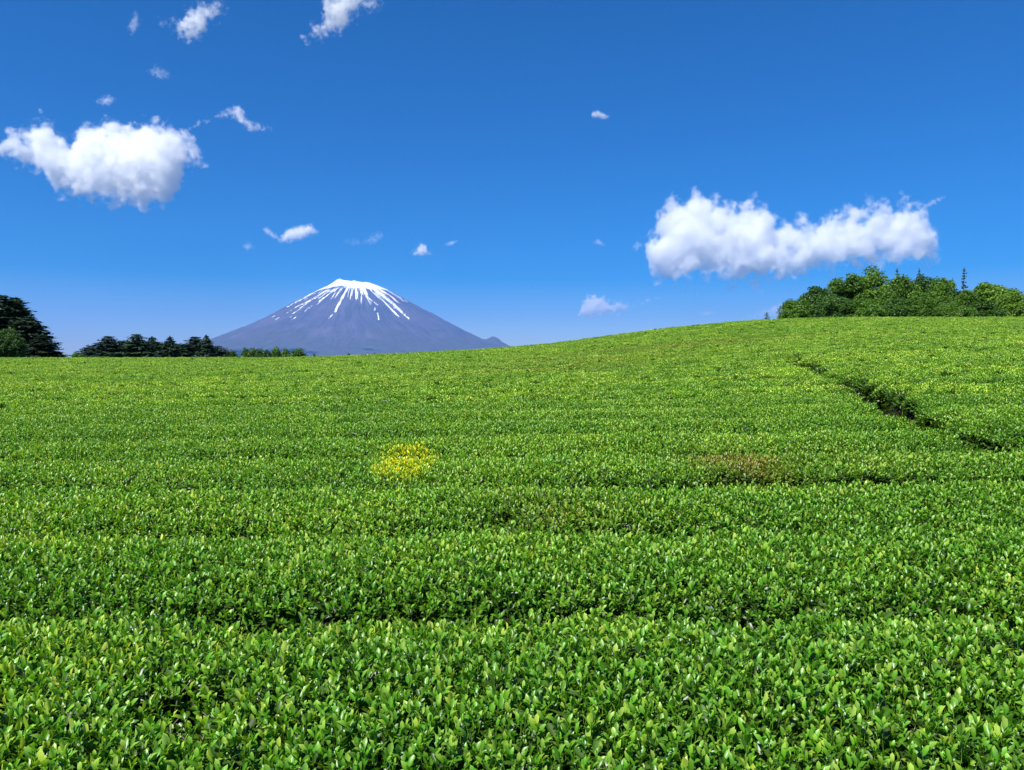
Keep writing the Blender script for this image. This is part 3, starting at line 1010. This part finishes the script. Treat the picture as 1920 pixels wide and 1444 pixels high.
Y_FAR = G0 + (NROW - 1) * PITCH_ROW
far_field('tea_slope', Y_FAR, 58.0, -1, 'far tea slope left of the dark alley, running up to the skyline', Y_FAR + 1.5)
far_field('tea_slope', 6.7, 58.0, 1, 'tea block right of the dark alley, rising to the right-hand trees', 12.0)


# ------------------------------------------------------------------ trees
M_BROAD = tree_leaf_material('broadleaf', (0.030, 0.090, 0.010), (0.135, 0.27, 0.022), 0.32)
M_BROAD_DARK = tree_leaf_material('deep_green_broadleaf', (0.018, 0.062, 0.010), (0.085, 0.19, 0.020), 0.29)
M_BROAD_PALE = tree_leaf_material('pale_green_broadleaf', (0.07, 0.16, 0.012), (0.20, 0.35, 0.035), 0.32)
M_NEEDLE = tree_leaf_material('cedar_needles', (0.008, 0.026, 0.010), (0.026, 0.060, 0.018), 0.12, 0.6)
M_NEEDLE_BLUE = tree_leaf_material('bluish_needles', (0.016, 0.036, 0.026), (0.040, 0.070, 0.045), 0.12, 0.6)


def leaf_cloud(name, C, N, size, mat, g, aspect=.62):
    """one small pointed blade at every point C, facing about N"""
    n = len(C)
    N = N / (np.linalg.norm(N, axis=1, keepdims=True) + 1e-9)
    t = g.normal(size=(n, 3))
    t = t - (t * N).sum(1, keepdims=True) * N
    t /= np.linalg.norm(t, axis=1, keepdims=True) + 1e-9
    b = np.cross(N, t)
    s = size[:, None]
    V = np.stack([C - t * s * .5, C + b * s * aspect * .5 - t * s * .05, C + t * s * .5, C - b * s * aspect * .5 - t * s * .05], 1).reshape(-1, 3)
    return mesh_np(name, V, np.arange(n * 4).reshape(-1, 4), mat, smooth=False)


def broadleaf_meshes(seed, mat, h=8.0, r=2.6, leaf=.20, n_cl=150, per=170, low=.10):
    g = np.random.default_rng(seed)
    cl = []
    while len(cl) < n_cl:
        p = g.normal(size=3); p /= np.linalg.norm(p)
        rad = g.uniform(.55, 1.0) ** .6
        cl.append(p * rad)
    cl = np.array(cl)
    lump = 1 + .13 * np.sin(cl[:, 0] * 4.1 + seed) * np.cos(cl[:, 1] * 3.7 - seed) + .08 * np.sin(cl[:, 2] * 5 + seed * 2)
    cl = cl * lump[:, None]
    z0, z1 = low * h, h * .94
    C = np.stack([cl[:, 0] * r * .86, cl[:, 1] * r * .86, (z0 + z1) / 2 + cl[:, 2] * (z1 - z0) / 2 * .9], 1)
    wide = np.where(cl[:, 2] < 0, 1.0 + .12 * (-cl[:, 2]), 1.0)
    C[:, :2] *= wide[:, None]
    C[:, 2] = np.minimum(C[:, 2], h * .95)
    rc = g.uniform(.15, .29, n_cl) * r
    P, Nn, S = [], [], []
    for i in range(n_cl):
        k = int(per * (rc[i] / (r * .2)) ** 1.6)
        d = g.normal(size=(k, 3)); d /= np.linalg.norm(d, axis=1, keepdims=True)
        d[:, 2] = np.where(d[:, 2] < -.6, -d[:, 2], d[:, 2])
        rad = g.uniform(.55, 1.12, k)[:, None]
        P.append(C[i] + d * rad * rc[i] * np.array([.95, .95, 1.25]))
        Nn.append(d + np.array([0, 0, .35]) + g.normal(size=(k, 3)) * .75)
        S.append(g.uniform(.7, 1.35, k) * leaf)
    crown = leaf_cloud('crown', np.concatenate(P), np.concatenate(Nn), np.concatenate(S), mat, g, .66)
    paths = [[(0, 0, -.3, .17 * h / 8), (.05, 0, h * .25, .13 * h / 8), (.0, .08, h * .5, .09 * h / 8), (.1, 0, h * .8, .03)]]
    for i in range(7):
        c = C[g.integers(0, n_cl)]
        zz = g.uniform(.2, .5) * h
        paths.append([(0.02, 0, zz, .06), (c[0] * .5, c[1] * .5, zz + (c[2] - zz) * .55, .04), (c[0], c[1], max(c[2], zz), .015)])
    return tube_mesh('trunk', paths, M_BARK), crown


def conifer_meshes(seed, mat, h=12.0, r=2.4, leaf=.42, whorls=36, dens=1.25, low=.06, blunt=.75):
    g = np.random.default_rng(seed)
    P, Nn, S = [], [], []
    paths = [[(0, 0, -.3, .2), (.03, 0, h * .4, .13), (0, .02, h * .8, .05), (0, 0, h * .985, .012)]]
    for w in range(whorls):
        t = (w + .5) / whorls
        z = h * (low + (.985 - low) * t) + g.uniform(-.5, .5) * (1 - t)
        R0 = r * (1 - t) ** blunt * g.uniform(.8, 1.15) + .10
        nb = max(3, int(7 * dens))
        a0 = g.uniform(0, 6.28)
        for b in range(nb):
            a = a0 + b * 6.283 / nb + g.uniform(-.35, .35)
            R1 = R0 * g.uniform(.65, 1.25)
            up = .25 - .55 * (1 - t) + g.uniform(-.3, .3)
            n = max(6, int(48 * dens * R1 / r * 2.2))
            s = g.uniform(.12, 1.0, n) ** .7
            wob = g.normal(size=(n, 3)) * np.array([.17, .17, .12]) * (.35 + R1 * .35)
            x = math.cos(a) * s * R1; y = math.sin(a) * s * R1
            zz = z + up * s * R1 - .18 * s * s * R1
            P.append(np.stack([x, y, zz], 1) + wob)
            Nn.append(np.stack([np.cos(a) * np.ones(n) * .55, np.sin(a) * np.ones(n) * .55, np.ones(n) * .8], 1) + g.normal(size=(n, 3)) * .5)
            S.append(g.uniform(.7, 1.5, n) * leaf * (.6 + .4 * (1 - t)))
            if w % 3 == 0:
                paths.append([(0, 0, z, .035), (math.cos(a) * R1 * .85, math.sin(a) * R1 * .85, z + up * .8 * R1, .01)])
    n = 26
    P.append(np.stack([g.normal(size=n) * .05, g.normal(size=n) * .05, h * g.uniform(.93, 1.0, n)], 1)); Nn.append(g.normal(size=(n, 3))); S.append(g.uniform(.5, 1, n) * leaf * .8)
    crown = leaf_cloud('crown', np.concatenate(P), np.concatenate(Nn), np.concatenate(S), mat, g, .42)
    return tube_mesh('trunk', paths, M_BARK), crown


BROAD = {
    'mid': [broadleaf_meshes(101, M_BROAD), broadleaf_meshes(102, M_BROAD, n_cl=130)],
    'dark': [broadleaf_meshes(111, M_BROAD_DARK), broadleaf_meshes(112, M_BROAD_DARK, n_cl=165)],
    'pale': [broadleaf_meshes(121, M_BROAD_PALE), broadleaf_meshes(122, M_BROAD_PALE, n_cl=135)],
}
CONIF = {
    'cedar': [conifer_meshes(201, M_NEEDLE), conifer_meshes(202, M_NEEDLE, whorls=32, blunt=.6), conifer_meshes(203, M_NEEDLE, whorls=34, blunt=.8)],
    'thin': [conifer_meshes(211, M_NEEDLE_BLUE, r=1.5, whorls=30, dens=.45, blunt=.9), conifer_meshes(212, M_NEEDLE_BLUE, r=1.4, whorls=27, dens=.43, blunt=.6)],
}


def tree(name, kind, var, px, top, half, dist, label, cat='tree', group=None, rz=None):
    """a tree whose tip stands at the given bearing and height above the skyline, rooted in the ground at its own distance"""
    x = float(bearing(px)) * dist
    z0 = float(canopy(x, dist)) - .85
    ht = float(tan_el(top - (5 if kind in ('mid', 'dark', 'pale') else 0))) * dist - z0
    sky_z = float(np.interp(float(bearing(px)), E_U, E_T)) * dist
    v = max(ht - (sky_z - z0), .2)                       # how much of it rises over the skyline
    if kind in BROAD:
        a_ = .45 * ht
        wf = math.sqrt(max(0, 1 - (1 - min(v / a_, 1)) ** 2))
    else:
        wf = min(1, v / ht) ** .75
    wd = half / F_PX * dist / max(wf, .38) * {'cedar': 1.5, 'thin': .8}.get(kind, 1.22)
    if kind in BROAD:
        tr, cr = BROAD[kind][var]; h0, r0 = 8.0, 2.6
    else:
        tr, cr = CONIF[kind][var]; h0, r0 = 12.0, 2.4 if kind == 'cedar' else 1.45
    e = empty(name, (x, dist, z0))
    e.rotation_euler = (0, 0, rz if rz is not None else random.uniform(0, 6.28))
    e.scale = (wd / r0, wd / r0, ht / h0)
    obj('trunk', tr, e)
    obj('crown', cr, e)
    tag(e, label, cat, group)
    return e


GR = 'trees on the crest at the right'
for a in [
    ('mid', 0, 1496, 560, 34, 70, 'low rounded tree at the left end of the right-hand grove'),
    ('dark', 0, 1534, 537, 42, 75, 'dark rounded tree second from the left in the right-hand grove'),
    ('mid', 1, 1580, 519, 44, 78, 'green tree third from the left in the right-hand grove'),
    ('pale', 0, 1632, 510, 52, 82, 'tall pale-topped tree, highest broad crown of the right-hand grove'),
    ('mid', 0, 1690, 513, 38, 77, 'green tree just right of the pale-topped tall one'),
    ('dark', 1, 1738, 519, 36, 79, 'dark tree between the two sparse conifer tips of the grove'),
    ('mid', 1, 1770, 524, 32, 74, 'green tree left of the tallest sparse conifer tip'),
    ('pale', 1, 1852, 529, 46, 80, 'broad pale tree right of the tallest sparse conifer tip'),
    ('pale', 0, 1898, 549, 36, 69, 'bright yellow-green tree at the right edge of the photo'),
    ('dark', 0, 1950, 552, 44, 84, 'dark tree cut by the right edge behind the yellow-green one'),
    ('mid', 1, 1812, 548, 38, 73, 'mid-green tree below the tallest sparse conifer tip'),
    ('dark', 1, 1560, 556, 36, 67, 'dark understory tree at the lower left of the grove'),
    ('mid', 0, 1618, 560, 34, 66, 'lighter understory tree under the pale-topped tall one'),
    ('dark', 0, 1672, 562, 36, 67, 'dark understory tree in the middle of the grove'),
    ('mid', 1, 1728, 560, 34, 66, 'understory tree under the shorter sparse conifer tip'),
    ('mid', 0, 1782, 566, 30, 66, 'small light understory tree right of the middle of the grove'),
    ('dark', 1, 1838, 568, 34, 67, 'dark understory tree left of the yellow-green one'),
]:
    tree('broadleaf_tree', *a, 'tree', GR)
for a in [('thin', 0, 1680, 504, 13, 86, 'short dark tuft-topped conifer beside the pale-topped tall tree'),
          ('thin', 1, 1721, 503, 10, 86, 'sparse conifer tip near the middle of the right-hand grove'),
          ('thin', 0, 1805, 502, 15, 86, 'tallest sparse bluish conifer tip, in the right part of the grove'),
          ('thin', 1, 1784, 522, 8, 86, 'shortest thin conifer tip, just left of the tallest one')]:
    tree('conifer_tree', *a, 'tree', 'thin conifers in the right-hand grove')

for a in [('cedar', 1, 4, 552, 46, 74, 'tallest dark conifer, cut by the left edge of the photo'),
          ('cedar', 0, 33, 556, 40, 76, 'tall dark conifer right beside the one at the left edge'),
          ('cedar', 1, 56, 592, 34, 72, 'dark conifer stepping down right of the two tallest'),
          ('cedar', 2, 80, 626, 25, 70, 'lowest dark conifer at the right foot of the left-edge group')]:
    tree('conifer_tree', *a, 'tree', 'dark conifers at the left edge')
tree('broadleaf_tree', 'dark', 0, 14, 618, 26, 64, 'lighter green leafy tree in front of the left-edge conifers', 'tree')
tree('shrub', 'mid', 1, 148, 665, 12, 110, 'small green shrub on the skyline just left of the conifer row', 'shrub')

k = 0
NTH = ['first', 'second', 'third', 'fourth', 'fifth', 'sixth', 'seventh', 'eighth', 'ninth', 'tenth', 'eleventh', 'twelfth']
for kind, var, px, top, half in [('cedar', 1, 168, 650, 18), ('cedar', 0, 203, 629, 26), ('cedar', 1, 232, 638, 22), ('cedar', 0, 258, 625, 26), ('cedar', 2, 286, 631, 20), ('cedar', 1, 303, 642, 18),
                                 ('cedar', 2, 319, 630, 15), ('cedar', 1, 342, 644, 20), ('cedar', 0, 365, 630, 24), ('cedar', 2, 388, 628, 15), ('cedar', 1, 408, 648, 15)]:
    tree('conifer_tree', kind, var, px, top, half, 118 + 5 * (k % 3), NTH[k] + ' conifer from the left in the dark row left of the mountain', 'tree', 'dark conifer row left of the mountain')
    k += 1
for k, (px, top, half, kind) in enumerate([(432, 655, 26, 'mid'), (466, 657, 24, 'mid'), (498, 657, 22, 'dark'), (528, 656, 22, 'mid'), (555, 656, 22, 'dark')]):
    tree('shrub', kind, k % 2, px, top, half, 128 + 3 * (k % 2), NTH[k] + ' green bush from the left in the low band before the mountain foot', 'shrub', 'low green bushes before the mountain')
for k, (px, top, half) in enumerate([(590, 663, 5), (654, 662, 5), (703, 661, 4)]):
    tree('conifer_tree', 'cedar', k % 3, px, top, half, 240, NTH[k] + ' tiny tree tip from the left peeping over the skyline before the mountain', 'tree', 'tiny tree tips before the mountain')
tree('sapling', 'thin', 1, 1437, 585, 7, 60, 'bare spindly sapling on the skyline left of the right-hand grove', 'sapling')


# ------------------------------------------------------------------ a bird high over the field
def build_bird():
    V = [(0, .16, 0), (-.04, .05, .02), (.04, .05, .02), (0, .05, -.03), (-.035, -.08, .015), (.035, -.08, .015), (0, -.08, -.025), (-.05, -.2, .0), (.05, -.2, .0),
         (-.03, .06, .03), (-.03, -.05, .03), (-.24, .07, .09), (-.25, -.03, .09), (-.46, -.02, .05),
         (.03, .06, .03), (.03, -.05, .03), (.24, .07, .09), (.25, -.03, .09), (.46, -.02, .05)]
    Fc = [(0, 1, 2), (0, 3, 1), (0, 2, 3), (1, 4, 5, 2), (1, 3, 6, 4), (2, 5, 6, 3), (4, 7, 8, 5), (4, 6, 7), (5, 8, 6), (6, 8, 7),
          (9, 11, 12, 10), (11, 13, 12), (14, 15, 17, 16), (16, 17, 18)]
    m = rough_material('dark_plumage', (.02, .018, .016), (.05, .045, .04), 8.0)
    d = 210.0
    o = obj('bird', mesh_np('bird', V, Fc, m, False), None, (float(bearing(998)) * d, d, float(tan_el(540)) * d), .7)
    o.rotation_euler = (0, .35, .7)
    tag(o, 'tiny dark bird gliding in the blue sky right of the mountain', 'bird')


build_bird()
